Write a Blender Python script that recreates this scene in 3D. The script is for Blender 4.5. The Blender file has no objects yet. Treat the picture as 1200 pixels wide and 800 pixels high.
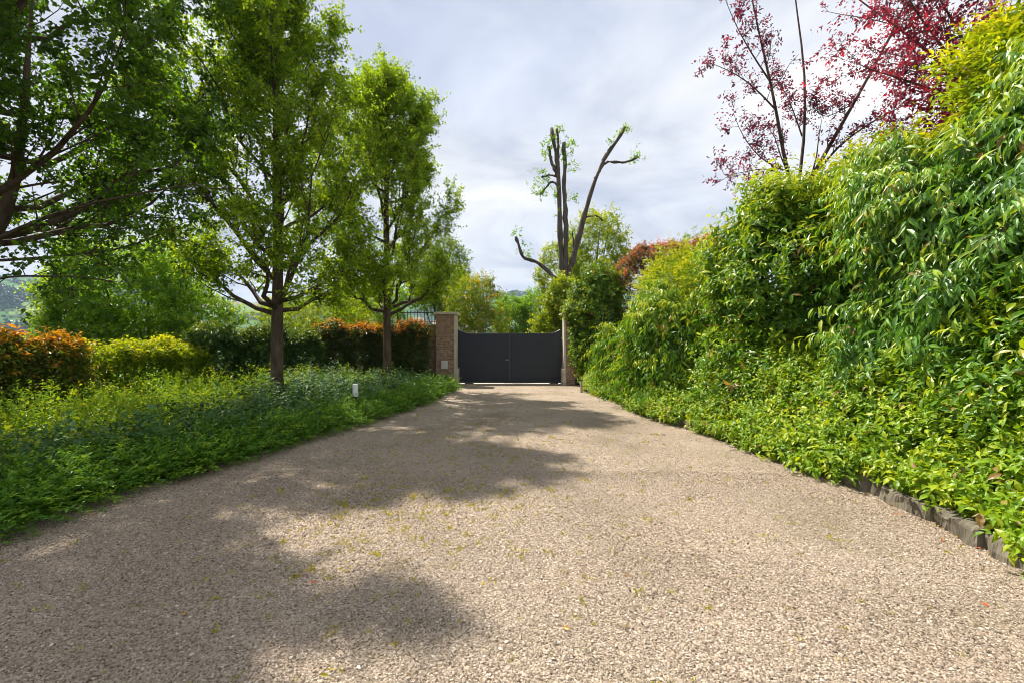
import bpy, math
import numpy as np

# ------------------------------------------------------------------ basics
F = 533.333          # focal length of the photograph in its own pixels (16 mm)
EYE = 1.6            # camera height
SC = bpy.context.scene
COL = SC.collection
SUN_AZ = math.radians(-46)     # towards the left, in front of the camera
SUN_EL = math.radians(54)
SUN_DIR = np.array([math.sin(SUN_AZ)*math.cos(SUN_EL), math.cos(SUN_AZ)*math.cos(SUN_EL), math.sin(SUN_EL)])

def at(px, py, Y):
    return np.array([(px-600)/F*Y, Y, EYE+(400-py)/F*Y])

def nrm(a):
    return a/np.maximum(np.linalg.norm(a, axis=-1, keepdims=True), 1e-9)

def sstep(a, b, x):
    t = np.clip((x-a)/(b-a), 0, 1)
    return t*t*(3-2*t)

def vnoise(p, seed=0):
    """value noise in 0..1 for points (N,3)"""
    p = np.asarray(p, float)
    i = np.floor(p).astype(np.int64); f = p-i
    f = f*f*(3-2*f)
    def h(dx, dy, dz):
        n = (i[:, 0]+dx)*73856093 ^ (i[:, 1]+dy)*19349663 ^ (i[:, 2]+dz)*83492791 ^ (seed*2654435761)
        n = (n ^ (n >> 13))*1274126177 & 0x7fffffff
        n = (n ^ (n >> 11)) & 0xffff
        return n/65535.0
    r = 0
    for dx in (0, 1):
        for dy in (0, 1):
            for dz in (0, 1):
                w = (f[:, 0] if dx else 1-f[:, 0])*(f[:, 1] if dy else 1-f[:, 1])*(f[:, 2] if dz else 1-f[:, 2])
                r = r + w*h(dx, dy, dz)
    return r

def fbm(p, seed=0, o=4):
    p = np.asarray(p, float); r = 0; a = .5; s = 0
    for k in range(o):
        r = r+a*vnoise(p*2.03**k+k*17.3, seed+k); s += a; a *= .5
    return r/s

# ------------------------------------------------------------------ mesh builder
class MB:
    def __init__(self):
        self.V = []; self.T = []; self.Q = []; self.ti = []; self.yo = []; self.n = 0
    def add(self, v, tris=None, quads=None, tint=None, young=None):
        v = np.asarray(v, np.float32).reshape(-1, 3); k = len(v)
        self.V.append(v)
        self.ti.append(np.full(k, .5, np.float32) if tint is None else np.broadcast_to(np.asarray(tint, np.float32), (k,)))
        self.yo.append(np.zeros(k, np.float32) if young is None else np.broadcast_to(np.asarray(young, np.float32), (k,)))
        if tris is not None and len(tris): self.T.append(np.asarray(tris, np.int64).reshape(-1, 3)+self.n)
        if quads is not None and len(quads): self.Q.append(np.asarray(quads, np.int64).reshape(-1, 4)+self.n)
        self.n += k
    def box(self, x0, x1, y0, y1, z0, z1):
        v = [(x, y, z) for z in (z0, z1) for y in (y0, y1) for x in (x0, x1)]
        self.add(v, quads=[(0, 2, 3, 1), (4, 5, 7, 6), (0, 1, 5, 4), (2, 6, 7, 3), (0, 4, 6, 2), (1, 3, 7, 5)])
    def build(self, name, mat, parent=None, origin=None, smooth=False, bevel=0):
        me = bpy.data.meshes.new(name)
        V = np.concatenate(self.V) if self.V else np.zeros((0, 3), np.float32)
        if origin is None and parent is not None: origin = parent.location
        if origin is not None: V = V-np.asarray(origin, np.float32)
        T = np.concatenate(self.T) if self.T else np.zeros((0, 3), np.int64)
        Q = np.concatenate(self.Q) if self.Q else np.zeros((0, 4), np.int64)
        me.vertices.add(len(V)); me.vertices.foreach_set('co', V.astype(np.float32).ravel())
        L = np.concatenate([T.ravel(), Q.ravel()]).astype(np.int32)
        me.loops.add(len(L)); me.loops.foreach_set('vertex_index', L)
        st = np.concatenate([np.arange(len(T))*3, len(T)*3+np.arange(len(Q))*4]).astype(np.int32)
        me.polygons.add(len(st)); me.polygons.foreach_set('loop_start', st)
        me.polygons.foreach_set('use_smooth', np.full(len(st), smooth, bool))
        for nm, arr in (('tint', self.ti), ('young', self.yo)):
            a = me.attributes.new(nm, 'FLOAT', 'POINT')
            a.data.foreach_set('value', np.concatenate(arr).astype(np.float32))
        me.update(calc_edges=True); me.validate()
        if mat: me.materials.append(mat)
        o = bpy.data.objects.new(name, me); COL.objects.link(o)
        if parent is not None: o.parent = parent
        elif origin is not None: o.location = origin
        if bevel:
            b = o.modifiers.new('bevel', 'BEVEL'); b.width = bevel; b.segments = 2; b.limit_method = 'ANGLE'
        return o

def tag(o, label, cat, group=None, kind=None):
    o['label'] = label; o['category'] = cat
    if group: o['group'] = group
    if kind: o['kind'] = kind
    return o

def thing(name, loc, label, cat, group=None):
    o = bpy.data.objects.new(name, None); COL.objects.link(o)
    o.location = [float(c) for c in loc]; o.empty_display_size = .2
    return tag(o, label, cat, group)

# ------------------------------------------------------------------ leaves
TM = {}
TM['kite'] = (np.array([(0, 0, 0), (.5, .45, .10), (0, 1, -.08), (-.5, .45, .10)], np.float32),
              np.array([(0, 1, 2), (0, 2, 3)]))
TM['lance'] = (np.array([(0, 0, 0), (.40, .28, .05), (.42, .58, .04), (0, 1, -.20), (-.42, .58, .04), (-.40, .28, .05), (0, .32, .0), (0, .64, -.04)], np.float32),
               np.array([(0, 1, 6), (1, 2, 7), (1, 7, 6), (2, 3, 7), (0, 6, 5), (5, 6, 7), (5, 7, 4), (4, 7, 3)]))
TM['blade'] = (np.array([(-.5, 0, 0), (.5, 0, 0), (.35, .6, .0), (0, 1, -.12), (-.35, .6, 0)], np.float32),
               np.array([(0, 1, 2), (0, 2, 4), (4, 2, 3)]))

def leaves(mb, P, D, N, L, W, tm, tint, young):
    tv, tf = TM[tm]
    D = nrm(D); X = nrm(np.cross(D, N)); N = np.cross(X, D)
    n = len(P)
    L = np.broadcast_to(L, (n,)); W = np.broadcast_to(W, (n,))
    v = (P[:, None, :] + X[:, None, :]*(tv[None, :, 0]*W[:, None])[..., None]
         + D[:, None, :]*(tv[None, :, 1]*L[:, None])[..., None]
         + N[:, None, :]*(tv[None, :, 2]*L[:, None])[..., None])
    k = len(tv)
    f = (np.arange(n)*k)[:, None, None]+tf[None]
    mb.add(v.reshape(-1, 3), tris=f.reshape(-1, 3), tint=np.repeat(tint, k), young=np.repeat(young, k))

def shoots(mb, P, A, s, rng, ys=None, lm=1.0):
    """sprays of leaves: P (S,3) starts, A (S,3) axes; s = spec"""
    P = np.asarray(P, float); A = nrm(np.asarray(A, float)); S = len(P)
    if S == 0: return
    K = s['K']
    if ys is None: ys = np.zeros(S)
    SL = s['SL']*np.clip(rng.lognormal(-.05, .35, S), .5, s.get('wild', 1.9))
    t = (np.arange(K)+.6)/K
    t = np.clip(t[None]+rng.normal(0, .04, (S, K)), .02, 1.05)
    ref = np.where(np.abs(A[:, 2:3]) > .9, [[1., 0, 0]], [[0, 0, 1.]])
    U = nrm(np.cross(A, ref)); Vv = np.cross(U, A)
    if s.get('planar'):
        ph = np.where(np.arange(K) % 2 == 0, 0, math.pi)[None]+rng.normal(0, .3, (S, K))
    else:
        ph = np.arange(K)[None]*2.4+rng.uniform(0, 6.28, (S, 1))+rng.normal(0, .3, (S, K))
    side = U[:, None]*np.cos(ph)[..., None]+Vv[:, None]*np.sin(ph)[..., None]
    pos = P[:, None]+A[:, None]*(t*SL[:, None])[..., None]
    pos[..., 2] -= s.get('sag', 0)*SL[:, None]*t*t
    pos += rng.normal(0, s.get('jit', .01), pos.shape)
    D = A[:, None]*s.get('fwd', .6)+side*s.get('side', .8)+rng.normal(0, .18, side.shape)
    D[..., 2] -= s.get('droop', .2)
    N = np.zeros_like(D); N[..., 2] = s.get('up', .8)
    N += A[:, None]*s.get('out', .4)+rng.normal(0, s.get('rough', .4), D.shape)
    ll = s['L']*rng.uniform(.6, 1.25, (S, K))*rng.uniform(.75, 1.2, (S, 1))*lm
    w = ll*s['W']*rng.uniform(.85, 1.15, (S, K))
    tint = np.clip(.5+rng.normal(0, .20, (S, 1))+rng.normal(0, .16, (S, K)), 0, 1)
    yo = np.clip(ys[:, None]*np.clip((t-.15)/.6, 0, 1)+rng.normal(0, .05, (S, K)), 0, 1)
    leaves(mb, pos.reshape(-1, 3), D.reshape(-1, 3), N.reshape(-1, 3), ll.ravel(), w.ravel(), s.get('tm', 'kite'), tint.ravel(), yo.ravel())

# ------------------------------------------------------------------ wood
def tube(mb, pts, rad, sides=6, tint=.5):
    pts = np.asarray(pts, float); rad = np.asarray(rad, float); m = len(pts)
    T = np.gradient(pts, axis=0); T = nrm(T)
    ref = np.array([1., 0, 0]) if abs(T[0, 0]) < .8 else np.array([0, 1., 0])
    U = nrm(np.cross(T, ref)); W = np.cross(T, U)
    a = np.arange(sides)/sides*2*math.pi
    v = pts[:, None]+(U[:, None]*np.cos(a)[None, :, None]+W[:, None]*np.sin(a)[None, :, None])*rad[:, None, None]
    i = np.arange(m-1)[:, None]*sides; j = np.arange(sides)[None]; jn = (j+1) % sides
    q = np.stack([i+j, i+jn, i+sides+jn, i+sides+j], -1).reshape(-1, 4)
    v = v.reshape(-1, 3); n0 = len(v)
    v = np.concatenate([v, pts[:1], pts[-1:]])
    jj = np.arange(sides); jm = (jj+1) % sides
    tr = np.concatenate([np.stack([jm, jj, np.full(sides, n0)], -1), np.stack([(m-1)*sides+jj, (m-1)*sides+jm, np.full(sides, n0+1)], -1)])
    mb.add(v, quads=q, tris=tr, tint=tint)

def twigs3(mb, P0, P1, r0, r1):
    """many straight three-sided twigs"""
    P0 = np.asarray(P0); P1 = np.asarray(P1); n = len(P0)
    if n == 0: return
    T = nrm(P1-P0); ref = np.where(np.abs(T[:, 2:3]) > .9, [[1., 0, 0]], [[0, 0, 1.]])
    U = nrm(np.cross(T, ref)); W = np.cross(T, U)
    a = np.arange(3)/3*2*math.pi
    ring = U[:, None]*np.cos(a)[None, :, None]+W[:, None]*np.sin(a)[None, :, None]
    v = np.concatenate([P0[:, None]+ring*r0, P1[:, None]+ring*r1], 1)
    q = np.array([(0, 1, 4, 3), (1, 2, 5, 4), (2, 0, 3, 5)])
    mb.add(v.reshape(-1, 3), quads=((np.arange(n)*6)[:, None, None]+q[None]).reshape(-1, 4))

def smooth_line(pts, n):
    pts = np.asarray(pts, float); m = len(pts)
    d = np.concatenate([[0], np.cumsum(np.linalg.norm(np.diff(pts, axis=0), axis=1))]); d /= d[-1]
    t = np.linspace(0, 1, n)
    lin = np.stack([np.interp(t, d, pts[:, k]) for k in range(3)], -1)
    for _ in range(2):
        lin[1:-1] = lin[1:-1]*.5+(lin[:-2]+lin[2:])*.25
    return lin

def dress(wood, leaf, limbs, spec, rng, n_sub=8, n_twig=6, n_sh=3, sub_len=(.22, .4), up=.35, t0=.25, youngp=.3, twig=(.2, .45), rsub=.5):
    """limbs = list of (points, radii, outward vector or None): sub-branches, twigs and leaf sprays on each"""
    TP0 = []; TP1 = []
    for pts, rad, out in limbs:
        ln = np.linalg.norm(np.diff(pts, axis=0), axis=1).sum()
        m = len(pts)
        for t in np.linspace(t0, 1, n_sub)+rng.uniform(-.04, .04, n_sub):
            t = min(max(t, 0), 1); x = t*(m-1); i = min(int(x), m-2); f = x-i
            p = pts[i]*(1-f)+pts[i+1]*f; tan = nrm(pts[i+1]-pts[i])
            d = tan*.6+rng.normal(0, .5, 3)+np.array([0, 0, up])
            if out is not None: d = d+out*.4*rng.uniform(0, 1)
            d = nrm(d)
            L = max(.35, ln*rng.uniform(*sub_len)*(1.1-.5*t))
            q = np.array([p, p+d*L*.35, p+d*L*.7+np.array([0, 0, .04*L]), p+d*L+np.array([0, 0, .12*L])])
            q[1:] += rng.normal(0, .03*L, (3, 3))
            r = max(.006, (rad[i]*(1-f)+rad[i+1]*f)*rsub)
            r = min(r, .025)
            tube(wood, q, np.linspace(r, .004, 4), 4)
            for tt in rng.uniform(.2, 1, n_twig):
                y = tt*3; k = min(int(y), 2); g = y-k
                b = q[k]*(1-g)+q[k+1]*g
                dd = nrm(nrm(q[k+1]-q[k])*.6+rng.normal(0, .55, 3)+np.array([0, 0, up*.5]))
                TP0.append(b); TP1.append(b+dd*rng.uniform(*twig))
    TP0 = np.array(TP0); TP1 = np.array(TP1)
    twigs3(wood, TP0, TP1, .005, .002)
    n = len(TP0)
    t = np.linspace(.25, 1, n_sh)
    P = (TP0[:, None]+(TP1-TP0)[:, None]*t[None, :, None]).reshape(-1, 3)
    A = np.repeat(nrm(TP1-TP0), n_sh, 0)+rng.normal(0, .6, (n*n_sh, 3))
    ys = (rng.uniform(0, 1, len(P)) < youngp)*rng.uniform(.3, 1, len(P))
    shoots(leaf, P, A, spec, rng, ys)

def tree_limbs(rng, H, r0, hb, env, n_limb, rise=(1.0, 1.7), low_rise=(.5, .9), n_low=5, lean=(0, 0)):
    z = np.linspace(0, .96*H, 14)
    wob = np.cumsum(rng.normal(0, .025, (14, 2)), axis=0)*(z/H)[:, None]
    tr = np.stack([wob[:, 0]+lean[0]*z, wob[:, 1]+lean[1]*z, z], -1)
    rad = r0*np.clip(1-z/H, 0, 1)**.75+.012
    rad[0] *= 1.3
    limbs = []
    for i in range(n_limb):
        low = i < n_low
        h = hb*rng.uniform(.97, 1.12) if low else hb+(H*.94-hb)*((i-n_low+.7)/(n_limb-n_low))**1.05
        az = i*2.39996+rng.uniform(-.4, .4)
        zf = (h-hb)/(H-hb)
        R = env(min(1, zf+.12))*rng.uniform(.75, 1.05)
        up = R*rng.uniform(*(low_rise if low else rise))
        up = min(up, H*1.0-h)
        R = min(R, max(.3, env((h+up-hb)/(H-hb))*1.05))
        t = np.linspace(0, 1, 7)
        o = np.array([math.cos(az), math.sin(az), 0])
        c = np.array([np.interp(h, z, tr[:, 0]), np.interp(h, z, tr[:, 1]), h])
        p = c+o[None]*(R*t**.8)[:, None]+np.array([0, 0, 1])[None]*(up*t**1.2)[:, None]
        p[1:] += rng.normal(0, .03*R, (6, 3))
        rr = min(.5*np.interp(h, z, rad), .02+.02*R)
        limbs.append((p, np.linspace(rr, .008, 7), o))
    return tr, rad, limbs

# ------------------------------------------------------------------ blob shrubs
def blob_pts(blobs, n, rng, zmin=-9, inner=.86):
    B = np.array(blobs, float); c = B[:, :3]; r = B[:, 3:6]
    w = (r[:, 0]*r[:, 1]+r[:, 1]*r[:, 2]+r[:, 0]*r[:, 2]); w /= w.sum()
    k = rng.choice(len(B), n, p=w)
    u = nrm(rng.normal(0, 1, (n, 3)))
    p = c[k]+r[k]*u; nn = nrm(u/r[k])
    keep = p[:, 2] > zmin
    for j in range(len(B)):
        ins = (((p-c[j])/r[j])**2).sum(1) < inner**2
        keep &= ~(ins & (k != j))
    vis = nn @ nrm(np.array([-.25, -1, .25]))
    keep &= (vis > -.35) | (rng.uniform(0, 1, n) < .3)
    return p[keep], nn[keep]

def lumpy(c, r, n, rng, lo=.25, hi=.45):
    c = np.array(c, float); r = np.array(r, float)
    out = [(*c, *r)]
    for _ in range(n):
        u = nrm(rng.normal(0, 1, 3)); s = rng.uniform(lo, hi)
        rr = np.cbrt(r.prod())*s*rng.uniform(.8, 1.2, 3)
        out.append((*(c+r*u*.85), *rr))
    return out

def fill(mb, blobs, n, s, rng, zmin=-9):
    """leaves inside the volume, on the inner twigs"""
    B = np.array(blobs, float); w = B[:, 3:6].prod(1); w /= w.sum()
    k = rng.choice(len(B), n, p=w)
    p = B[k, :3]+B[k, 3:6]*nrm(rng.normal(0, 1, (n, 3)))*(rng.uniform(.35, 1, n)**.45*.92)[:, None]
    p = p[p[:, 2] > zmin]; n = len(p)
    shoots(mb, p, rng.normal(0, 1, (n, 3))+[0, -.2, .2], s, rng)

def shrub_mesh(mb, blobs, n, s, rng, zmin=.05, up=.3, grav=0., ytop=0., ybase=.1, ins=.35, noise=.12, clump=1.3, ypow=1.0, gap=4.2, kmin=.12):
    p, nn = blob_pts(blobs, n, rng, zmin)
    if clump:
        d = fbm(p*clump, 5, 2)
        k = rng.uniform(0, 1, len(p)) < np.clip((d-.34)*gap, kmin, 1)
        p = p[k]; nn = nn[k]
    p = p+nn*((fbm(p*2.2, 11, 3)-.5)*2*noise*2-.03)[:, None]
    p = p-nn*(s['SL']*.5)
    A = nn+rng.normal(0, .35, p.shape); A[:, 2] += up-grav
    B = np.array(blobs, float); ztop = (B[:, 2]+B[:, 5]).max(); zb = (B[:, 2]-B[:, 5]).min()
    zf = (p[:, 2]-zb)/(ztop-zb)
    pr = ybase+ytop*np.clip(nn[:, 2]*.75+.3*zf, 0, 1)**ypow
    ys = (rng.uniform(0, 1, len(p)) < pr)*rng.uniform(.4, 1, len(p))
    shoots(mb, p, A, s, rng, ys)
    if ins: fill(mb, blobs, int(n*ins), dict(s, tm='kite', L=s['L']*1.1), rng, zmin)

def shrub_stems(base, blobs, rng, n=6, r=.025):
    mb = MB(); B = np.array(blobs, float)
    for _ in range(n):
        b = B[rng.integers(len(B))]; e = b[:3]+b[3:6]*rng.uniform(-.5, .5, 3)
        s = np.array(base)+np.array([rng.normal(0, .12), rng.normal(0, .12), -.05])
        m = (s+e)/2+rng.normal(0, .08, 3); m[2] += .1
        tube(mb, smooth_line([s, m, e], 7), np.linspace(r, r*.35, 7), 5)
    return mb

# ------------------------------------------------------------------ materials
def newmat(name):
    m = bpy.data.materials.new(name); m.use_nodes = True
    nt = m.node_tree; nt.nodes.clear()
    out = nt.nodes.new('ShaderNodeOutputMaterial')
    return m, nt, out

def nd(nt, t, **kw):
    n = nt.nodes.new(t)
    for k, v in kw.items(): setattr(n, k, v)
    return n

def ramp(nt, fac, stops, interp='LINEAR'):
    r = nd(nt, 'ShaderNodeValToRGB'); r.color_ramp.interpolation = interp
    el = r.color_ramp.elements
    while len(el) < len(stops): el.new(.5)
    for e, (p, c) in zip(el, stops): e.position = p; e.color = (*c, 1)
    nt.links.new(fac, r.inputs[0]); return r.outputs[0]

def leafmat(name, dark, light, young, transl=.38, rough=.42, spec=.4, tm=(1.5, 1.25, .45), dead=None):
    m, nt, out = newmat(name); L = nt.links
    a = nd(nt, 'ShaderNodeAttribute', attribute_name='tint'); y = nd(nt, 'ShaderNodeAttribute', attribute_name='young')
    c = ramp(nt, a.outputs['Fac'], [(0.05, dark), (.95, light)] if dead is None else [(0.05, dark), (.93, light), (.985, light), (1, dead)])
    mx = nd(nt, 'ShaderNodeMix', data_type='RGBA'); L.new(y.outputs['Fac'], mx.inputs[0]); L.new(c, mx.inputs[6]); mx.inputs[7].default_value = (*young, 1)
    p = nd(nt, 'ShaderNodeBsdfPrincipled'); L.new(mx.outputs[2], p.inputs['Base Color'])
    p.inputs['Roughness'].default_value = rough; p.inputs['Specular IOR Level'].default_value = spec
    mu = nd(nt, 'ShaderNodeMix', data_type='RGBA', blend_type='MULTIPLY'); mu.inputs[0].default_value = 1
    L.new(mx.outputs[2], mu.inputs[6]); mu.inputs[7].default_value = (*tm, 1)
    t = nd(nt, 'ShaderNodeBsdfTranslucent'); L.new(mu.outputs[2], t.inputs[0])
    s = nd(nt, 'ShaderNodeMixShader'); s.inputs[0].default_value = transl
    L.new(p.outputs[0], s.inputs[1]); L.new(t.outputs[0], s.inputs[2]); L.new(s.outputs[0], out.inputs[0])
    return m

def simplemat(name, col, rough=.6, spec=.3, metal=0, nscale=0, namp=.25, bump=0, bscale=20, stretch=(1, 1, 1)):
    m, nt, out = newmat(name); L = nt.links
    p = nd(nt, 'ShaderNodeBsdfPrincipled'); p.inputs['Roughness'].default_value = rough
    p.inputs['Specular IOR Level'].default_value = spec; p.inputs['Metallic'].default_value = metal
    tc = nd(nt, 'ShaderNodeTexCoord'); mp = nd(nt, 'ShaderNodeMapping'); mp.inputs['Scale'].default_value = stretch
    L.new(tc.outputs['Object'], mp.inputs[0])
    if nscale:
        n = nd(nt, 'ShaderNodeTexNoise'); n.inputs['Scale'].default_value = nscale; n.inputs['Detail'].default_value = 6
        L.new(mp.outputs[0], n.inputs['Vector'])
        c = np.array(col)
        L.new(ramp(nt, n.outputs['Fac'], [(.3, tuple(c*(1-namp))), (.7, tuple(np.minimum(c*(1+namp), 1)))]), p.inputs['Base Color'])
    else: p.inputs['Base Color'].default_value = (*col, 1)
    if bump:
        n2 = nd(nt, 'ShaderNodeTexNoise'); n2.inputs['Scale'].default_value = bscale; n2.inputs['Detail'].default_value = 8
        L.new(mp.outputs[0], n2.inputs['Vector'])
        b = nd(nt, 'ShaderNodeBump'); b.inputs['Strength'].default_value = bump; b.inputs['Distance'].default_value = .02
        L.new(n2.outputs['Fac'], b.inputs['Height']); L.new(b.outputs[0], p.inputs['Normal'])
    L.new(p.outputs[0], out.inputs[0]); return m

M = {}
M['pear'] = leafmat('pear_leaf', (.085, .170, .008), (.26, .39, .016), (.42, .52, .02), transl=.58, tm=(1.38, 1.34, .4))
M['lindendark'] = leafmat('dark_tree_leaf', (.038, .095, .008), (.125, .235, .014), (.24, .35, .02), transl=.55, tm=(1.2, 1.3, .4))
M['bright'] = leafmat('bright_tree_leaf', (.10, .24, .014), (.24, .44, .026), (.36, .50, .035), transl=.54)
M['yellowgreen'] = leafmat('yellow_green_leaf', (.125, .22, .009), (.30, .43, .017), (.52, .55, .022), transl=.48)
M['longleaf'] = leafmat('long_glossy_leaf', (.042, .135, .018), (.19, .41, .045), (.42, .55, .03), transl=.38, rough=.42, spec=.75, dead=(.30, .19, .06))
M['glossy'] = leafmat('glossy_leaf', (.040, .125, .010), (.19, .38, .02), (.46, .55, .02), transl=.42, rough=.38, spec=.45, dead=(.30, .19, .06))
M['jasmine'] = leafmat('jasmine_leaf', (.10, .22, .009), (.26, .43, .017), (.44, .52, .02), transl=.43, rough=.40, spec=.45, dead=(.30, .19, .06))
M['ivy'] = leafmat('ivy_leaf', (.065, .15, .010), (.18, .32, .016), (.34, .42, .02), transl=.46, dead=(.30, .19, .06))
M['photinia'] = leafmat('photinia_leaf', (.028, .060, .010), (.095, .14, .018), (.90, .32, .03), transl=.36, rough=.36, spec=.5, tm=(1.3, 1.1, .5))
M['photinia_olive'] = leafmat('olive_orange_leaf', (.06, .105, .010), (.20, .27, .018), (.75, .34, .03), transl=.38, rough=.42, spec=.4, tm=(1.3, 1.1, .5))
M['redbush'] = leafmat('red_tipped_leaf', (.09, .075, .03), (.22, .16, .06), (.66, .20, .10), transl=.34, rough=.4)
M['plum'] = leafmat('plum_leaf', (.10, .018, .040), (.30, .032, .060), (.55, .05, .06), transl=.50, rough=.42, tm=(1.6, .8, 1.0))
M['edging'] = leafmat('edging_leaf', (.050, .150, .012), (.14, .32, .02), (.28, .45, .03), transl=.44)
M['rose'] = leafmat('rose_leaf', (.036, .105, .030), (.105, .215, .065), (.18, .24, .03), transl=.34, rough=.6, spec=.28)
M['bedgreen'] = leafmat('bed_leaf', (.085, .20, .013), (.22, .39, .022), (.44, .51, .03), transl=.46)
M['laurel'] = leafmat('laurel_leaf', (.028, .080, .012), (.095, .18, .028), (.30, .38, .02), transl=.30, rough=.36, spec=.5)
M['autumn'] = leafmat('orange_green_leaf', (.10, .20, .012), (.25, .36, .02), (.60, .40, .02), transl=.46)
M['plumdark'] = leafmat('plum_leaf_dark', (.075, .016, .040), (.20, .026, .055), (.46, .05, .06), transl=.46, rough=.42, tm=(1.5, .8, 1.1))
M['grass'] = leafmat('weed_blade', (.17, .20, .010), (.36, .36, .02), (.55, .48, .02), transl=.45)
M['litter'] = leafmat('dry_leaf', (.22, .12, .04), (.42, .25, .05), (.42, .12, .03), transl=.15)
M['wood'] = leafmat('far_wood_leaf', (.025, .05, .015), (.05, .085, .022), (.1, .13, .03), transl=.1)
M['bark'] = simplemat('bark', (.095, .066, .045), .85, .2, 0, 9, .5, .9, 26, (1, 1, .25))
M['greybark'] = simplemat('grey_bark', (.10, .080, .065), .85, .2, 0, 7, .4, .8, 22, (1, 1, .3))
M['palebark'] = simplemat('pale_bark', (.36, .31, .26), .8, .2, 0, 7, .3, .4, 22)
M['gate'] = simplemat('anthracite_paint', (.015, .0175, .025), .42, .4, 0, 3, .12, .05, 60)
M['iron'] = simplemat('black_iron', (.02, .02, .022), .5, .4)
M['steel'] = simplemat('steel', (.35, .35, .36), .35, .5, 1)
M['white'] = simplemat('white_enamel', (.80, .80, .78), .35, .4)
M['plate'] = simplemat('pale_plate', (.62, .60, .55), .5, .3, 0, 8, .08)
M['stone'] = simplemat('pale_stone', (.50, .44, .36), .8, .25, 0, 6, .18, .3, 30)
M['kerb'] = simplemat('rough_grey_stone', (.17, .150, .112), .9, .2, 0, 5, .45, .9, 18, (1.6, 1.6, .5))
M['concrete'] = simplemat('concrete', (.52, .47, .41), .85, .2, 0, 8, .15, .3, 50)
M['post'] = simplemat('weathered_post', (.34, .29, .25), .8, .2, 0, 9, .2, .4, 40, (1, 1, .2))
M['soil'] = simplemat('soil', (.060, .042, .028), .95, .1, 0, 14, .4, .8, 40)

def brickmat():
    m, nt, out = newmat('brick'); L = nt.links
    tc = nd(nt, 'ShaderNodeTexCoord')
    sp = nd(nt, 'ShaderNodeSeparateXYZ'); L.new(tc.outputs['Object'], sp.inputs[0])
    ad = nd(nt, 'ShaderNodeMath', operation='ADD'); L.new(sp.outputs[0], ad.inputs[0]); L.new(sp.outputs[1], ad.inputs[1])
    cb = nd(nt, 'ShaderNodeCombineXYZ'); L.new(ad.outputs[0], cb.inputs[0]); L.new(sp.outputs[2], cb.inputs[1])
    b = nd(nt, 'ShaderNodeTexBrick'); b.inputs['Scale'].default_value = 1.0
    b.inputs['Brick Width'].default_value = .25; b.inputs['Row Height'].default_value = .062; b.inputs['Mortar Size'].default_value = .008
    b.inputs['Color1'].default_value = (.30, .165, .105, 1); b.inputs['Color2'].default_value = (.40, .27, .19, 1); b.inputs['Mortar'].default_value = (.36, .31, .26, 1)
    b.inputs['Bias'].default_value = 0
    L.new(cb.outputs[0], b.inputs['Vector'])
    n = nd(nt, 'ShaderNodeTexNoise'); n.inputs['Scale'].default_value = 9; n.inputs['Detail'].default_value = 6; L.new(tc.outputs['Object'], n.inputs['Vector'])
    mx = nd(nt, 'ShaderNodeMix', data_type='RGBA', blend_type='MULTIPLY'); mx.inputs[0].default_value = .8
    L.new(b.outputs['Color'], mx.inputs[6]); L.new(ramp(nt, n.outputs['Fac'], [(.3, (.6, .58, .55)), (.7, (1.15, 1.1, 1.05))]), mx.inputs[7])
    p = nd(nt, 'ShaderNodeBsdfPrincipled'); p.inputs['Roughness'].default_value = .9; p.inputs['Specular IOR Level'].default_value = .2
    L.new(mx.outputs[2], p.inputs['Base Color'])
    bp = nd(nt, 'ShaderNodeBump'); bp.inputs['Strength'].default_value = .6; bp.inputs['Distance'].default_value = .01; bp.invert = True
    L.new(b.outputs['Fac'], bp.inputs['Height']); L.new(bp.outputs[0], p.inputs['Normal'])
    L.new(p.outputs[0], out.inputs[0]); return m
M['brick'] = brickmat()

def gravelmat():
    m, nt, out = newmat('gravel_bed'); L = nt.links
    tc = nd(nt, 'ShaderNodeTexCoord')
    wn = nd(nt, 'ShaderNodeTexNoise'); wn.inputs['Scale'].default_value = 60; L.new(tc.outputs['Object'], wn.inputs['Vector'])
    mv = nd(nt, 'ShaderNodeMix', data_type='VECTOR'); mv.inputs[0].default_value = .006
    L.new(tc.outputs['Object'], mv.inputs[4]); L.new(wn.outputs['Color'], mv.inputs[5])
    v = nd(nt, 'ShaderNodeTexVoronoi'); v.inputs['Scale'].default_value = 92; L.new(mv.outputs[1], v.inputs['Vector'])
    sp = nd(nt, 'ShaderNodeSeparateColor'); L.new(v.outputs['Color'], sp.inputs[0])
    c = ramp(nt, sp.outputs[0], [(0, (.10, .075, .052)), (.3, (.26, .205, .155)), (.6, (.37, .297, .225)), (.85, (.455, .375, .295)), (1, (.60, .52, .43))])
    n = nd(nt, 'ShaderNodeTexNoise'); n.inputs['Scale'].default_value = .9; n.inputs['Detail'].default_value = 7; L.new(tc.outputs['Object'], n.inputs['Vector'])
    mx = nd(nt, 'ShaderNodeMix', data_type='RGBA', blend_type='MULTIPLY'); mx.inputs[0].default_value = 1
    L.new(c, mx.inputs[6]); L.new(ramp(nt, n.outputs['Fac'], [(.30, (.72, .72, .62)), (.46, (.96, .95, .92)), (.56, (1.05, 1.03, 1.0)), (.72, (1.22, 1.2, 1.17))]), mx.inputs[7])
    p = nd(nt, 'ShaderNodeBsdfPrincipled'); p.inputs['Roughness'].default_value = .85; p.inputs['Specular IOR Level'].default_value = .2
    L.new(mx.outputs[2], p.inputs['Base Color'])
    b = nd(nt, 'ShaderNodeBump'); b.inputs['Strength'].default_value = 1; b.inputs['Distance'].default_value = .010; b.invert = True
    L.new(v.outputs['Distance'], b.inputs['Height']); L.new(b.outputs[0], p.inputs['Normal'])
    L.new(p.outputs[0], out.inputs[0]); return m
M['gravel'] = gravelmat()

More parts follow.
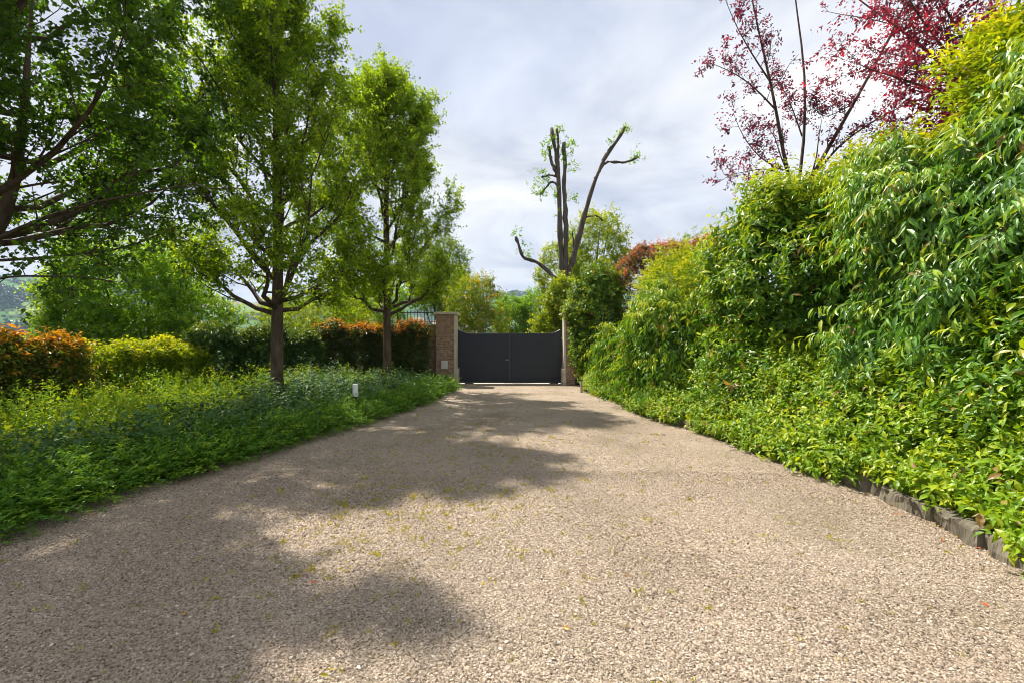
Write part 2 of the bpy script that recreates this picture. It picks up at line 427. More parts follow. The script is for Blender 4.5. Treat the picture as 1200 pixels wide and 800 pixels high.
def pebblemat():
    m, nt, out = newmat('pebble'); L = nt.links
    a = nd(nt, 'ShaderNodeAttribute', attribute_name='tint')
    c = ramp(nt, a.outputs['Fac'], [(0, (.10, .075, .052)), (.25, (.255, .20, .15)), (.5, (.37, .295, .222)), (.72, (.44, .362, .282)), (.88, (.48, .402, .32)), (1, (.64, .57, .49))])
    p = nd(nt, 'ShaderNodeBsdfPrincipled'); p.inputs['Roughness'].default_value = .75; p.inputs['Specular IOR Level'].default_value = .25
    L.new(c, p.inputs['Base Color']); L.new(p.outputs[0], out.inputs[0]); return m
M['pebble'] = pebblemat()

def groundmat():
    m, nt, out = newmat('meadow_ground'); L = nt.links
    tc = nd(nt, 'ShaderNodeTexCoord')
    n = nd(nt, 'ShaderNodeTexNoise'); n.inputs['Scale'].default_value = .02; n.inputs['Detail'].default_value = 8; L.new(tc.outputs['Object'], n.inputs['Vector'])
    c = ramp(nt, n.outputs['Fac'], [(.35, (.035, .065, .018)), (.5, (.07, .10, .025)), (.65, (.12, .14, .04))])
    v = nd(nt, 'ShaderNodeVectorMath', operation='LENGTH'); L.new(tc.outputs['Object'], v.inputs[0])
    near = nd(nt, 'ShaderNodeMapRange'); near.inputs[1].default_value = 25; near.inputs[2].default_value = 60; L.new(v.outputs['Value'], near.inputs[0])
    n2 = nd(nt, 'ShaderNodeTexNoise'); n2.inputs['Scale'].default_value = 8; n2.inputs['Detail'].default_value = 8; L.new(tc.outputs['Object'], n2.inputs['Vector'])
    s = ramp(nt, n2.outputs['Fac'], [(.3, (.035, .025, .016)), (.6, (.075, .053, .035)), (.75, (.06, .075, .02))])
    mx = nd(nt, 'ShaderNodeMix', data_type='RGBA'); L.new(near.outputs[0], mx.inputs[0]); L.new(s, mx.inputs[6]); L.new(c, mx.inputs[7])
    p = nd(nt, 'ShaderNodeBsdfPrincipled'); p.inputs['Roughness'].default_value = .95; p.inputs['Specular IOR Level'].default_value = .1
    L.new(mx.outputs[2], p.inputs['Base Color']); L.new(p.outputs[0], out.inputs[0]); return m
M['ground'] = groundmat()

def hillmat():
    m, nt, out = newmat('hillside'); L = nt.links
    tc = nd(nt, 'ShaderNodeTexCoord')
    v = nd(nt, 'ShaderNodeTexVoronoi'); v.inputs['Scale'].default_value = .006; L.new(tc.outputs['Object'], v.inputs['Vector'])
    sp = nd(nt, 'ShaderNodeSeparateColor'); L.new(v.outputs['Color'], sp.inputs[0])
    c = ramp(nt, sp.outputs[0], [(0, (.06, .15, .025)), (.3, (.10, .21, .035)), (.5, (.15, .22, .05)), (.7, (.25, .20, .11)), (.8, (.07, .16, .03)), (1, (.12, .22, .04))], 'CONSTANT')
    n = nd(nt, 'ShaderNodeTexNoise'); n.inputs['Scale'].default_value = .012; n.inputs['Detail'].default_value = 8; L.new(tc.outputs['Object'], n.inputs['Vector'])
    mk = nd(nt, 'ShaderNodeMapRange'); mk.inputs[1].default_value = .52; mk.inputs[2].default_value = .57; L.new(n.outputs['Fac'], mk.inputs[0])
    mx = nd(nt, 'ShaderNodeMix', data_type='RGBA'); L.new(mk.outputs[0], mx.inputs[0]); L.new(c, mx.inputs[6]); mx.inputs[7].default_value = (.03, .055, .018, 1)
    p = nd(nt, 'ShaderNodeBsdfPrincipled'); p.inputs['Roughness'].default_value = .95; p.inputs['Specular IOR Level'].default_value = .1
    L.new(mx.outputs[2], p.inputs['Base Color']); L.new(p.outputs[0], out.inputs[0]); return m
M['hill'] = hillmat()
M['field'] = simplemat('ploughed_field', (.36, .27, .17), .95, .1, 0, .02, .15)

# ------------------------------------------------------------------ layout curves
def xl(Y): return np.interp(Y, [-6, 3.0, 3.55, 4.5, 6.1, 7.9, 11.4, 14.2, 15.8], [-4.1, -4.1, -4.0, -3.93, -3.43, -2.96, -2.15, -1.87, -1.95])
def xr(Y): return np.interp(Y, [-6, 2, 3.2, 4, 5, 6.3, 7.4, 9.5, 13.8, 15.5], [3.2, 3.4, 3.60, 3.70, 3.74, 3.58, 3.42, 2.9, 2.55, 2.35])

# ------------------------------------------------------------------ setting
def ground_z(x, y):
    r = np.hypot(x+1, y-8)
    left = sstep(9, 30, -x+0*y)*1.0
    return -38*sstep(20, 330, r)-.8*left

def build_ground():
    r = np.concatenate([[0], np.geomspace(1.5, 3600, 70)]); a = np.linspace(0, 2*math.pi, 97)[:-1]
    R, A = np.meshgrid(r[1:], a, indexing='ij')
    x = R*np.cos(A); y = R*np.sin(A)+6
    z = ground_z(x, y)
    v = np.concatenate([[[0, 6, ground_z(0, 6)]], np.stack([x, y, z], -1).reshape(-1, 3)])
    n = len(a); m = len(r)-1
    i = np.arange(m-1)[:, None]*n+1; j = np.arange(n)[None]; jn = (j+1) % n
    q = np.stack([i+j, i+n+j, i+n+jn, i+jn], -1).reshape(-1, 4)
    jj = np.arange(n)
    t = np.stack([np.zeros(n, int), 1+jj, 1+(jj+1) % n], -1)
    mb = MB(); mb.add(v, tris=t, quads=q)
    tag(mb.build('ground', M['ground'], smooth=True), 'bare soil and meadow ground sloping away behind the garden', 'ground', kind='structure')
build_ground()

def drive_z(x, y):
    p = np.stack([x*1.1, y*1.1, 0*x], -1)
    return .006+.016*(fbm(p, 3, 3))+.03*np.exp(-((x+.3)/3.2)**2)

def build_drive():
    Y = np.linspace(-6, 16.78, 150); T = np.linspace(0, 1, 60)
    YY, TT = np.meshgrid(Y, T, indexing='ij')
    X = (xl(YY)-.35)*(1-TT)+(xr(YY)+.22)*TT
    z = drive_z(X.ravel(), YY.ravel())
    v = np.stack([X.ravel(), YY.ravel(), z], -1)
    i = np.arange(149)[:, None]*60; j = np.arange(59)[None]
    q = np.stack([i+j, i+j+1, i+60+j+1, i+60+j], -1).reshape(-1, 4)
    mb = MB(); mb.add(v, quads=q)
    Y2 = np.array([17.25, 30]); b = [(-2.0, 17.25, .02), (1.9, 17.25, .02), (2.5, 24, .01), (-2.5, 24, .01)]
    mb.add(b, quads=[(0, 1, 2, 3)])
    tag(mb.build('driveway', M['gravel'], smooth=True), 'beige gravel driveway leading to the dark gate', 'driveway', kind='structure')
build_drive()

def build_pebbles():
    rng = np.random.default_rng(21)
    oc = np.array([(1, 0, 0), (-1, 0, 0), (0, 1, 0), (0, -1, 0), (0, 0, 1), (0, 0, -1)], float)
    of = np.array([(0, 2, 4), (2, 1, 4), (1, 3, 4), (3, 0, 4), (2, 0, 5), (1, 2, 5), (3, 1, 5), (0, 3, 5)])
    xs = []; 
    for y0, y1, dens in ((1.2, 3.4, 9600), (3.4, 5.5, 6000), (5.5, 9.5, 2000)):
        n = int(dens*8.2*(y1-y0)); y = rng.uniform(y0, y1, n); x = rng.uniform(-4.4, 3.9, n)
        k = (x > xl(y)-.3) & (x < xr(y)+.12); k &= (np.abs(x) < 1.25*y+.9)
        xs.append(np.stack([x[k], y[k]], -1))
    xy = np.concatenate(xs); n = len(xy)
    s = np.clip(rng.lognormal(math.log(.0047), .34, n), .0022, .011)
    sc = s[:, None]*rng.uniform(.6, 1.25, (n, 3)); sc[:, 2] *= .72
    v = oc[None]*sc[:, None]+rng.normal(0, .22, (n, 6, 3))*s[:, None, None]
    a = rng.uniform(0, 6.28, n); b = rng.normal(0, .45, n)
    ca, sa, cb, sb = np.cos(a), np.sin(a), np.cos(b), np.sin(b)
    R = np.zeros((n, 3, 3)); R[:, 0, 0] = ca; R[:, 0, 1] = -sa*cb; R[:, 0, 2] = sa*sb; R[:, 1, 0] = sa; R[:, 1, 1] = ca*cb; R[:, 1, 2] = -ca*sb; R[:, 2, 1] = sb; R[:, 2, 2] = cb
    v = np.einsum('nij,nkj->nki', R, v)
    p = np.stack([xy[:, 0], xy[:, 1], drive_z(xy[:, 0], xy[:, 1])+s*rng.uniform(.1, .55, n)], -1)
    v = v+p[:, None]
    f = (np.arange(n)*6)[:, None, None]+of[None]
    t = np.clip(rng.normal(.52, .24, n)+.55*(fbm(np.stack([xy[:, 0]*.9, xy[:, 1]*.9, 0*xy[:, 0]], -1), 61, 4)-.5), 0, 1)
    mb = MB(); mb.add(v.reshape(-1, 3), tris=f.reshape(-1, 3), tint=np.repeat(t, 6))
    tag(mb.build('gravel', M['pebble']), 'loose beige and grey gravel stones covering the driveway', 'gravel', kind='stuff')
build_pebbles()

def build_weeds():
    rng = np.random.default_rng(22)
    P = []
    for n, cx, cy, sx, sy in ((420, -1.0, 4.3, .6, .7), (420, -.6, 6.6, 1.0, 1.5), (300, 0, 10.5, 1.4, 2.2), (420, .3, 5, 2.0, 2.2), (160, 1.4, 4.2, 1.4, 1.6), (130, -1.2, 3.2, 1.1, .9)):
        P.append(np.stack([rng.normal(cx, sx, n), rng.normal(cy, sy, n)], -1))
    P = np.concatenate(P); P = P[(P[:, 0] > xl(P[:, 1])+.2) & (P[:, 0] < xr(P[:, 1])-.1) & (P[:, 1] > 1.4) & (P[:, 1] < 16)]
    mb = MB(); k = 9; n = len(P)
    sz = rng.lognormal(math.log(.0125), .4, n)
    pp = np.repeat(P, k, 0)+rng.normal(0, 1, (n*k, 2))*np.repeat(sz, k)[:, None]
    z = drive_z(pp[:, 0], pp[:, 1])+.002
    D = np.stack([rng.normal(0, .7, n*k), rng.normal(0, .7, n*k), np.full(n*k, .8)], -1)
    L = np.repeat(sz, k)*rng.uniform(.6, 1.6, n*k)
    leaves(mb, np.column_stack([pp, z]), D, rng.normal(0, 1, D.shape)+[0, 0, .4], L, L*.38, 'kite', rng.uniform(0, 1, n*k), rng.uniform(0, .6, n*k))
    tag(mb.build('weeds', M['grass']), 'tiny yellow-green weeds sprouting through the gravel', 'weeds', kind='stuff')
    # dry leaves, mostly along the kerb on the right
    mb = MB(); n = 260
    y = rng.uniform(2.4, 10, n); x = xr(y)+.04-np.abs(rng.normal(0, .13, n))
    y2 = rng.uniform(2, 12, 70); x2 = rng.uniform(-3.2, 3, 70)
    y3 = rng.uniform(3, 9, 60); x3 = xl(y3)+np.abs(rng.normal(0, .1, 60))
    x = np.concatenate([x, x2, x3]); y = np.concatenate([y, y2, y3]); n = len(x)
    z = drive_z(x, y)+.014
    D = np.stack([rng.normal(0, 1, n), rng.normal(0, 1, n), rng.normal(0, .15, n)], -1)
    L = rng.uniform(.018, .05, n)
    leaves(mb, np.column_stack([x, y, z]), D, rng.normal(0, .25, D.shape)+[0, 0, 1], L, L*.5, 'lance', rng.uniform(0, 1, n), (rng.uniform(0, 1, n) < .25)*1.)
    tag(mb.build('leaf_litter', M['litter']), 'scattered dry orange leaves lying at the edges of the gravel', 'leaf litter', kind='stuff')
build_weeds()

def hill_z(az, r):
    ridge = np.interp(np.degrees(az), [-80, -52, -45, -40, -33, -26, -10, 0, 20, 80], [140, 172, 162, 150, 118, 120, 160, 188, 170, 150])
    p = np.stack([np.sin(az)*r/260., np.cos(az)*r/260., 0*r], -1).reshape(-1, 3)
    n = fbm(p, 31, 5).reshape(r.shape)
    return -45+(ridge+45)*sstep(480, 1750, r)**1.15+(n-.5)*52*sstep(450, 900, r)

def build_hills():
    az = np.radians(np.linspace(-85, 85, 190)); r = np.linspace(420, 2500, 60)
    A, R = np.meshgrid(az, r, indexing='ij')
    z = hill_z(A, R)
    v = np.stack([np.sin(A)*R, np.cos(A)*R, z], -1).reshape(-1, 3)
    i = np.arange(189)[:, None]*60; j = np.arange(59)[None]
    q = np.stack([i+j, i+j+1, i+60+j+1, i+60+j], -1).reshape(-1, 4)
    mb = MB(); mb.add(v, quads=q)
    tag(mb.build('hill', M['hill'], smooth=True), 'green farmed hills far beyond the valley', 'hill', kind='structure')
    az = np.radians(np.linspace(-52, -41.5, 24)); r = np.linspace(600, 900, 12)
    A, R = np.meshgrid(az, r, indexing='ij'); z = hill_z(A, R)+1.5
    v = np.stack([np.sin(A)*R, np.cos(A)*R, z], -1).reshape(-1, 3)
    i = np.arange(23)[:, None]*12; j = np.arange(11)[None]
    q = np.stack([i+j, i+j+1, i+12+j+1, i+12+j], -1).reshape(-1, 4)
    mb = MB(); mb.add(v, quads=q)
    tag(mb.build('field', M['field'], smooth=True), 'tan ploughed field in the valley below the far hills', 'field', kind='structure')
    rng = np.random.default_rng(33); n = 26000
    az = np.radians(rng.uniform(-60, 30, n)); r = rng.uniform(560, 1800, n)
    d = fbm(np.stack([np.sin(az)*r/150, np.cos(az)*r/150, 0*r], -1), 77, 3)
    k = d > .56; k &= ~((np.degrees(az) < -41) & (np.degrees(az) > -53) & (r > 590) & (r < 905))
    az = az[k][:7000]; r = r[k][:7000]; n = len(az); kk = 12
    h = rng.uniform(5, 10, n)
    c = np.stack([np.sin(az)*r, np.cos(az)*r, hill_z(az, r)+h*.5], -1)
    pp = np.repeat(c, kk, 0)+rng.normal(0, .36, (n*kk, 3))*np.repeat(h, kk)[:, None]
    mb = MB(); t = np.repeat(rng.uniform(0, 1, n), kk)
    leaves(mb, pp, rng.normal(0, 1, pp.shape), rng.normal(0, 1, pp.shape), np.repeat(h, kk)*.75, np.repeat(h, kk)*.6, 'kite', t, 0*t)
    tag(mb.build('woodland', M['wood']), 'dark woods and hedgerows scattered over the far hills', 'woodland', kind='stuff')
build_hills()

# ------------------------------------------------------------------ gate, pillars, walls
def build_gate():
    root = thing('metal_gate', (-.09, 17.0, 0), 'anthracite double driveway gate with swept top corners', 'gate')
    def leaf(x0, x1, hinge_left):
        W = x1-x0; u = np.linspace(0, 1, 40)
        d = (u if hinge_left else 1-u)*W
        top = 1.885+.17*np.clip(1-d/.55, 0, 1)**2.2
        mb = MB(); y0, y1 = 16.985, 17.015
        x = x0+u*W
        v = np.concatenate([np.stack([x, 0*x+yy, zz], -1) for yy in (y0, y1) for zz in (0*x+.085, top)])
        n = 40; i = np.arange(n-1)
        def Q(a, b): return np.stack([a*n+i, a*n+i+1, b*n+i+1, b*n+i], -1)
        q = np.concatenate([Q(0, 1), Q(3, 2), Q(1, 3), Q(2, 0)])
        q = np.concatenate([q, [[0, n, 3*n, 2*n], [n-1, 2*n+n-1, 3*n+n-1, n+n-1]]])
        mb.add(v, quads=q)
        o = mb.build('gate_leaf', M['gate'], root)
        # frame along the edge, standing proud of the sheet
        fb = MB()
        fb.box(x0-.004, x0+.045, 16.962, 17.038, .07, top[0]+.004); fb.box(x1-.045, x1+.004, 16.962, 17.038, .07, top[-1]+.004)
        fb.box(x0+.046, x1-.046, 16.964, 17.036, .072, .125)
        line = np.stack([x, 0*x+17, top-.002], -1)
        tube(fb, line[1:-1], np.full(38, .021), 6)
        fr = fb.build('gate_frame', M['gate'], root); fr.parent = o
        hx = x0 if hinge_left else x1
        for z in (.45, 1.55):
            hb = MB(); hb.box(hx-.035, hx+.035, 16.93, 16.961, z-.07, z+.07)
            h = hb.build('hinge', M['iron'], root); h.parent = o
        return o
    a = leaf(-2.05, -.105, True); b = leaf(-.075, 1.84, False)
    mb = MB(); mb.box(-.112, -.068, 16.935, 16.958, .06, 1.93)
    mb.build('astragal', simplemat('grey_trim', (.045, .048, .056), .4, .4), root, bevel=.004)
    mb = MB(); mb.box(-.175, -.12, 16.93, 16.961, .82, 1.0)
    mb.build('lock_plate', M['gate'], root, bevel=.004)
    mb = MB(); tube(mb, [(-.147, 16.93, .93), (-.147, 16.89, .93)], [.02, .02], 8); tube(mb, [(-.147, 16.885, .93), (-.25, 16.885, .925)], [.012, .011], 8)
    mb.build('handle', M['steel'], root)
    for x in (-1.75, 1.4):
        mb = MB(); mb.box(x, x+.32, 16.93, 16.96, .035, .071)
        mb.build('gate_stop', M['iron'], root, bevel=.004)
    mb = MB(); mb.box(-2.0, 1.82, 16.79, 17.24, -.1, .035)
    tag(mb.build('gate_threshold', M['concrete'], origin=(-.09, 17, 0), bevel=.01), 'pale concrete strip under the dark gate', 'threshold')
build_gate()

def pillar(x0, x1, jamb_right, label, plate):
    y0, y1 = 16.35, 16.95; cx = (x0+x1)/2
    root = thing('brick_pillar', (cx, (y0+y1)/2, 0), label, 'pillar')
    mb = MB(); mb.box(x0, x1, y0, y1, 0, 2.56); mb.build('shaft', M['brick'], root, bevel=.006)
    mb = MB(); mb.box(x0-.07, x1+.07+(.07 if jamb_right else 0), y0-.07, y1+.07, 2.56, 2.64)
    if not jamb_right:
        mb = MB(); mb.box(x0-.14, x1+.07, y0-.07, y1+.07, 2.56, 2.64)
    mb.build('capstone', M['stone'], root, bevel=.012)
    jx = (x1+.002, x1+.08) if jamb_right else (x0-.08, x0-.002)
    mb = MB(); mb.box(jx[0], jx[1], y0-.02, y1-.05, .62, 2.558); mb.build('jamb', M['stone'], root, bevel=.006)
    px = (jx[0]-.0, jx[1]+.06) if jamb_right else (jx[0]-.06, jx[1])
    mb = MB(); mb.box(px[0], px[1], y0-.05, y1-.06, 0, .618); mb.build('plinth', M['stone'], root, bevel=.01)
    if plate:
        mb = MB(); mb.box(x0+.20, x0+.43, y0-.035, y0-.002, .62, .92); mb.build('wall_box', M['plate'], root, bevel=.008)
    else:
        mb = MB(); mb.box(x0+.32, x0+.5, y0-.03, y0-.002, .06, .26); mb.build('wall_box', M['iron'], root, bevel=.006)
pillar(-2.74, -2.09, True, 'left brick gate pillar with stone cap and pale box', True)
pillar(1.95, 2.62, False, 'right brick gate pillar half buried under climbing ivy', False)

def build_wall():
    root = thing('brick_wall', (-4.6, 16.75, 0), 'low brown brick wall running left from the pillar', 'wall')
    mb = MB(); mb.box(-4.2, -2.742, 16.62, 16.88, 0, 2.17); mb.build('masonry', M['brick'], root)
    mb = MB(); mb.box(-4.22, -2.744, 16.58, 16.92, 2.172, 2.225); mb.build('coping', M['stone'], root, bevel=.01)
    root = thing('iron_railing', (-4.6, 16.75, 2.225), 'black iron railing standing on the brick wall', 'railing')
    mb = MB(); mb.box(-4.1, -2.75, 16.735, 16.765, 2.64, 2.665); mb.build('top_rail', M['iron'], root)
    mb = MB(); mb.box(-4.1, -2.75, 16.735, 16.765, 2.30, 2.322); mb.build('bottom_rail', M['iron'], root)
    first = None
    for i in range(10):
        x = -2.85-.125*i
        if first is None:
            mb = MB(); tube(mb, [(x, 16.75, 2.226), (x, 16.75, 2.70), (x, 16.75, 2.76)], [.011, .011, .002], 6)
            first = mb.build('bar', M['iron'], root); x0 = x
        else:
            c = first.copy(); COL.objects.link(c); c.parent = root; c.location = (x-x0, 0, 0)
    root = thing('brick_wall', (5.2, 16.75, 0), 'brick wall hidden in shrubs right of the gate', 'wall')
    mb = MB(); mb.box(2.622, 8, 16.62, 16.88, 0, 2.17); mb.build('masonry', M['brick'], root)
build_wall()

def build_small():
    p = (-3.27, 9.5, 0)
    root = thing('bollard_light', p, 'small white bollard light standing in the left planting bed', 'bollard light')
    mb = MB(); tube(mb, [(p[0], p[1], 0), (p[0], p[1], .46)], [.035, .035], 12); mb.build('stem', M['iron'], root)
    mb = MB(); tube(mb, [(p[0], p[1], .46), (p[0], p[1], .465), (p[0], p[1], .71), (p[0], p[1], .72)], [.048, .055, .055, .045], 16); mb.build('lamp_head', M['white'], root, smooth=False)
    p = (2.15, 14.1, 0)
    root = thing('marker_post', p, 'short weathered post standing at the foot of the ivy', 'post')
    mb = MB(); mb.box(p[0]-.035, p[0]+.035, p[1]-.035, p[1]+.035, 0, .39); mb.build('shaft', M['post'], root, bevel=.006)
    mb = MB(); mb.box(p[0]-.042, p[0]+.042, p[1]-.042, p[1]+.042, .391, .42); mb.build('cap', M['iron'], root, bevel=.006)
build_small()

def build_kerb():
    rng = np.random.default_rng(41)
    Y = 2.15; i = 0
    ordw = ['nearest', 'second nearest', 'third nearest', 'fourth nearest', 'fifth nearest', 'sixth nearest', 'seventh nearest', 'eighth nearest', 'ninth nearest', 'tenth nearest', 'eleventh nearest', 'twelfth nearest', 'thirteenth nearest']
    while i < 13:
        L = rng.uniform(.34, .74); y1 = Y+L
        a = np.array([xr(Y)+.10+rng.normal(0, .03), Y, 0]); b = np.array([xr(y1)+.10+rng.normal(0, .03), y1, 0])
        d = nrm(b-a); s = np.array([d[1], -d[0], 0]); h = rng.uniform(.09, .20); w = rng.uniform(.11, .15)
        nu, na = 26, 22
        u = np.linspace(0, 1, nu); an = np.linspace(0, 2*math.pi, na, endpoint=False)
        cs = np.sign(np.cos(an))*np.abs(np.cos(an))**.28; sn = np.sign(np.sin(an))*np.abs(np.sin(an))**.28
        endr = np.clip(1-np.abs(2*u-1)**14, .0, 1)**.5*.5+.5
        P = a[None, None]+d[None, None]*(u*L*.97)[:, None, None]+s[None, None]*(w*cs[None]*endr[:, None])[..., None]
        P = P+np.array([0, 0, 1])*(h*(.42+.58*sn[None]*endr[:, None]))[..., None]
        q = P.reshape(-1, 3); q = q+((fbm(q*np.array([19, 19, 5])+i*9, 8, 4)-.5)*.075)[:, None]*np.array([-s[0], -s[1], .5])+((fbm(q*5+i*3, 9, 2)-.5)*.10)[:, None]
        ii = np.arange(nu-1)[:, None]*na; jj = np.arange(na)[None]; jn = (jj+1) % na
        quads = np.stack([ii+jj, ii+jn, ii+na+jn, ii+na+jj], -1).reshape(-1, 4)
        n0 = len(q); q = np.concatenate([q, q[:na].mean(0)[None], q[-na:].mean(0)[None]])
        k = np.arange(na); kn = (k+1) % na
        tr = np.concatenate([np.stack([kn, k, np.full(na, n0)], -1), np.stack([(nu-1)*na+k, (nu-1)*na+kn, np.full(na, n0+1)], -1)])
        mb = MB(); mb.add(q, tris=tr, quads=quads)
        o = mb.build('kerb_stone', M['kerb'], origin=tuple((a+b)/2), smooth=False)
        tag(o, 'rough grey kerb stone, %s of the row edging the right planting' % ordw[i], 'kerb stone', 'rough kerb stones edging the planting on the right')
        Y = y1+rng.uniform(.0, .05); i += 1
build_kerb()

# ------------------------------------------------------------------ trees in the row on the left
PEAR = dict(K=9, SL=.19, L=.074, W=.62, fwd=.35, side=.9, droop=.35, up=.5, out=.2, rough=.6, jit=.02)
def env_of(R, prof):
    zs = [p[0] for p in prof]; rs = [p[1] for p in prof]
    return lambda z: R*float(np.interp(z, zs, rs))
def row_tree(base, seed, H, r0, hb, R, prof, n_limb, label, mat, spec, lean=(0, 0), n_sub=8, n_twig=6, n_sh=3, rise=(1., 1.7), low=(.5, .9), n_low=5, extra=None, youngp=.3):
    rng = np.random.default_rng(seed)
    root = thing('tree', base, label, 'tree', 'trees in a row along the left bed')
    tr, rad, limbs = tree_limbs(rng, H, r0, hb, env_of(R, prof), n_limb, rise, low, n_low, lean)
    b = np.array(base, float)
    w = MB(); lf = MB(); tw = w
    tube(w, tr+b, rad, 12)
    L2 = []
    for p, r, o in limbs: L2.append((p+b, r, o))
    if extra: L2 += extra
    for p, r, o in L2: tube(w, p, r, 7)
    if extra: dress(tw, lf, extra, spec, rng, 9, 4, 2, youngp=youngp, sub_len=(.12, .28), up=.0)
    L3 = L2[:len(limbs)]+[(tr[6:]+b, rad[6:], None)]
    dress(tw, lf, L3, spec, rng, n_sub, n_twig, n_sh, youngp=youngp)
    w.build('trunk', M['bark'], root, smooth=True)
    lf.build('crown', mat, root)
    return root
OVAL = [(0, .70), (.12, .95), (.3, 1.0), (.5, .88), (.7, .68), (.85, .42), (1, .10)]
row_tree((-5.42, 10.5, 0), 101, 10.2, .132, 2.25, 2.42, OVAL, 30, 'ovoid green tree with forked trunk, middle one of the row', M['pear'], PEAR, n_sub=12, n_twig=9, n_sh=4, youngp=.55)
row_tree((-3.84, 14.0, 0), 118, 10.0, .128, 2.4, 2.2, OVAL, 28, 'slender green tree nearest the gate, before the orange hedge', M['pear'], PEAR, n_sub=12, n_twig=9, n_sh=4, youngp=.55)
BROAD = [(0, .92), (.15, 1.05), (.35, 1.0), (.55, .9), (.75, .7), (.9, .45), (1, .2)]
def limb0(pxs, Y0, Y1, r):
    n = len(pxs); Ys = np.linspace(Y0, Y1, n)
    p = smooth_line([at(x, y, YY) for (x, y), YY in zip(pxs, Ys)], 9)
    return (p, np.linspace(r, .008, 9), nrm(np.array([1., -.2, 0])))
ex = [limb0([(-70, 380), (-25, 300), (14, 262), (24, 190), (30, 90), (40, -20)], 6.6, 6.2, .12),
      limb0([(-40, 300), (30, 262), (100, 238), (170, 226), (230, 215)], 6.5, 6.0, .035),
      limb0([(-30, 306), (40, 305), (80, 296), (120, 300), (170, 284), (215, 262)], 6.5, 7.2, .024),
      limb0([(-30, 334), (20, 320), (50, 326), (90, 322), (130, 330)], 6.5, 5.9, .018)]
row_tree((-8.7, 6.8, 0), 131, 10.4, .15, 3.0, 3.85, BROAD, 42, 'dark broad leaved tree at the left edge with spreading boughs', M['lindendark'], dict(PEAR, L=.080, K=9), lean=(.12, -.02), n_sub=13, n_twig=10, n_sh=4, rise=(.6, 1.2), low=(.3, .7), n_low=9, extra=ex, youngp=.15)

# ------------------------------------------------------------------ blob trees and shrubs
def shrub(name, base, blobs, n, spec, mat, label, cat, seed, group=None, stems=6, stemr=.025, barkm='bark', **kw):
    rng = np.random.default_rng(seed)
    root = thing(name, base, label, cat, group)
    mb = MB(); shrub_mesh(mb, blobs, n, spec, rng, **kw)
    if stems: shrub_stems(base, blobs, rng, stems, stemr).build('stems' if name != 'tree' else 'trunk', M[barkm], root)
    mb.build('foliage' if name != 'tree' else 'crown', mat, root)
    return root

rg = np.random.default_rng(5)
LONG = dict(K=10, SL=.37, L=.150, W=.27, fwd=.45, side=.72, droop=1.0, sag=.45, up=.5, out=.6, rough=.35, tm='lance')
GLOS = dict(K=8, SL=.26, L=.115, W=.38, fwd=.5, side=.8, droop=.35, sag=.1, up=.6, out=.5, rough=.35, tm='lance')
JAS = dict(K=8, SL=.18, L=.075, W=.46, fwd=.5, side=.85, droop=.25, up=.9, out=.4, rough=.4, tm='lance')
YEL = dict(K=11, SL=.34, L=.095, W=.30, fwd=.6, side=.8, droop=.15, sag=.12, up=1.0, out=.2, rough=.3, planar=True)
IVY = dict(K=7, SL=.20, L=.10, W=.75, fwd=.4, side=.8, droop=.6, up=.4, out=.8, rough=.3)
FINE = dict(K=10, SL=.24, L=.075, W=.45, fwd=.5, side=.8, droop=.2, up=.7, out=.4, rough=.45)

# right hand side ---------------------------------------------------
bl = lumpy((5.62, 5.75, 2.35), (1.25, 1.15, 2.0), 9, rg)+lumpy((5.75, 4.4, 2.55), (1.2, 1.3, 2.25), 9, rg)+[(4.95, 5.5, 1.25, .62, .8, .95), (4.8, 6.1, 1.0, .5, .5, .65), (4.95, 4.9, 1.9, .5, .6, .7)]
shrub('shrub', (5.8, 5.2, 0), bl, 12500, LONG, M['longleaf'], 'tall shrub with long drooping glossy leaves, nearest on the right', 'shrub', 201, up=.1, grav=.25, ytop=1.1, ybase=.14, ypow=1.5, ins=.25, noise=.34, gap=7, kmin=.06, clump=1.5, stems=9, stemr=.04)
bl = lumpy((6.2, 4.9, 4.5), (1.0, 1.0, .85), 6, rg)
shrub('shrub', (6.4, 5.3, 0), bl, 2600, dict(YEL, L=.12), M['yellowgreen'], 'yellow-green feathery shrub at the upper right corner', 'shrub', 202, up=.2, ytop=.6, ybase=.3, noise=.2, stems=5)
bl = lumpy((5.05, 8.35, 2.5), (1.2, 1.35, 1.95), 12, rg)+[(4.35, 8.3, 1.15, .7, 1.0, .9), (4.5, 7.5, .95, .5, .5, .6)]
shrub('shrub', (5.3, 8.2, 0), bl, 8000, dict(GLOS, L=.13, SL=.3), M['glossy'], 'tall rounded shrub with small glossy leaves, middle of the right bank', 'shrub', 203, up=.2, ytop=1.4, ybase=.14, noise=.36, ypow=1.3, gap=7, kmin=.06, clump=1.5, stems=8, stemr=.035)
bl = lumpy((5.9, 7.4, 3.6), (1.1, 1.9, 1.0), 8, rg)
shrub('shrub', (6.1, 7.5, 0), bl, 3500, YEL, M['yellowgreen'], 'yellow-green shrub topping the right bank below the red tree', 'shrub', 204, up=.4, ytop=.5, ybase=.35, noise=.22)
bl = lumpy((3.55, 11.0, 1.35), (.80, 1.7, 1.55), 9, rg)+lumpy((3.1, 13.0, .95), (.55, 1.1, 1.05), 5, rg)
shrub('shrub', (3.7, 11.3, 0), bl, 7000, dict(LONG, L=.15, SL=.36), M['glossy'], 'dark mound of drooping leaves beside the far gravel', 'shrub', 205, up=.1, grav=.3, ytop=.7, ybase=.12, noise=.28, ypow=1.4, gap=6, kmin=.08)
bl = lumpy((4.8, 12.4, 2.9), (1.25, 2.0, 1.15), 8, rg)
shrub('shrub', (5.0, 12.5, 0), bl, 5000, YEL, M['yellowgreen'], 'yellow-green shrub rising behind the dark drooping mound', 'shrub', 206, up=.4, ytop=.6, ybase=.3, noise=.2)
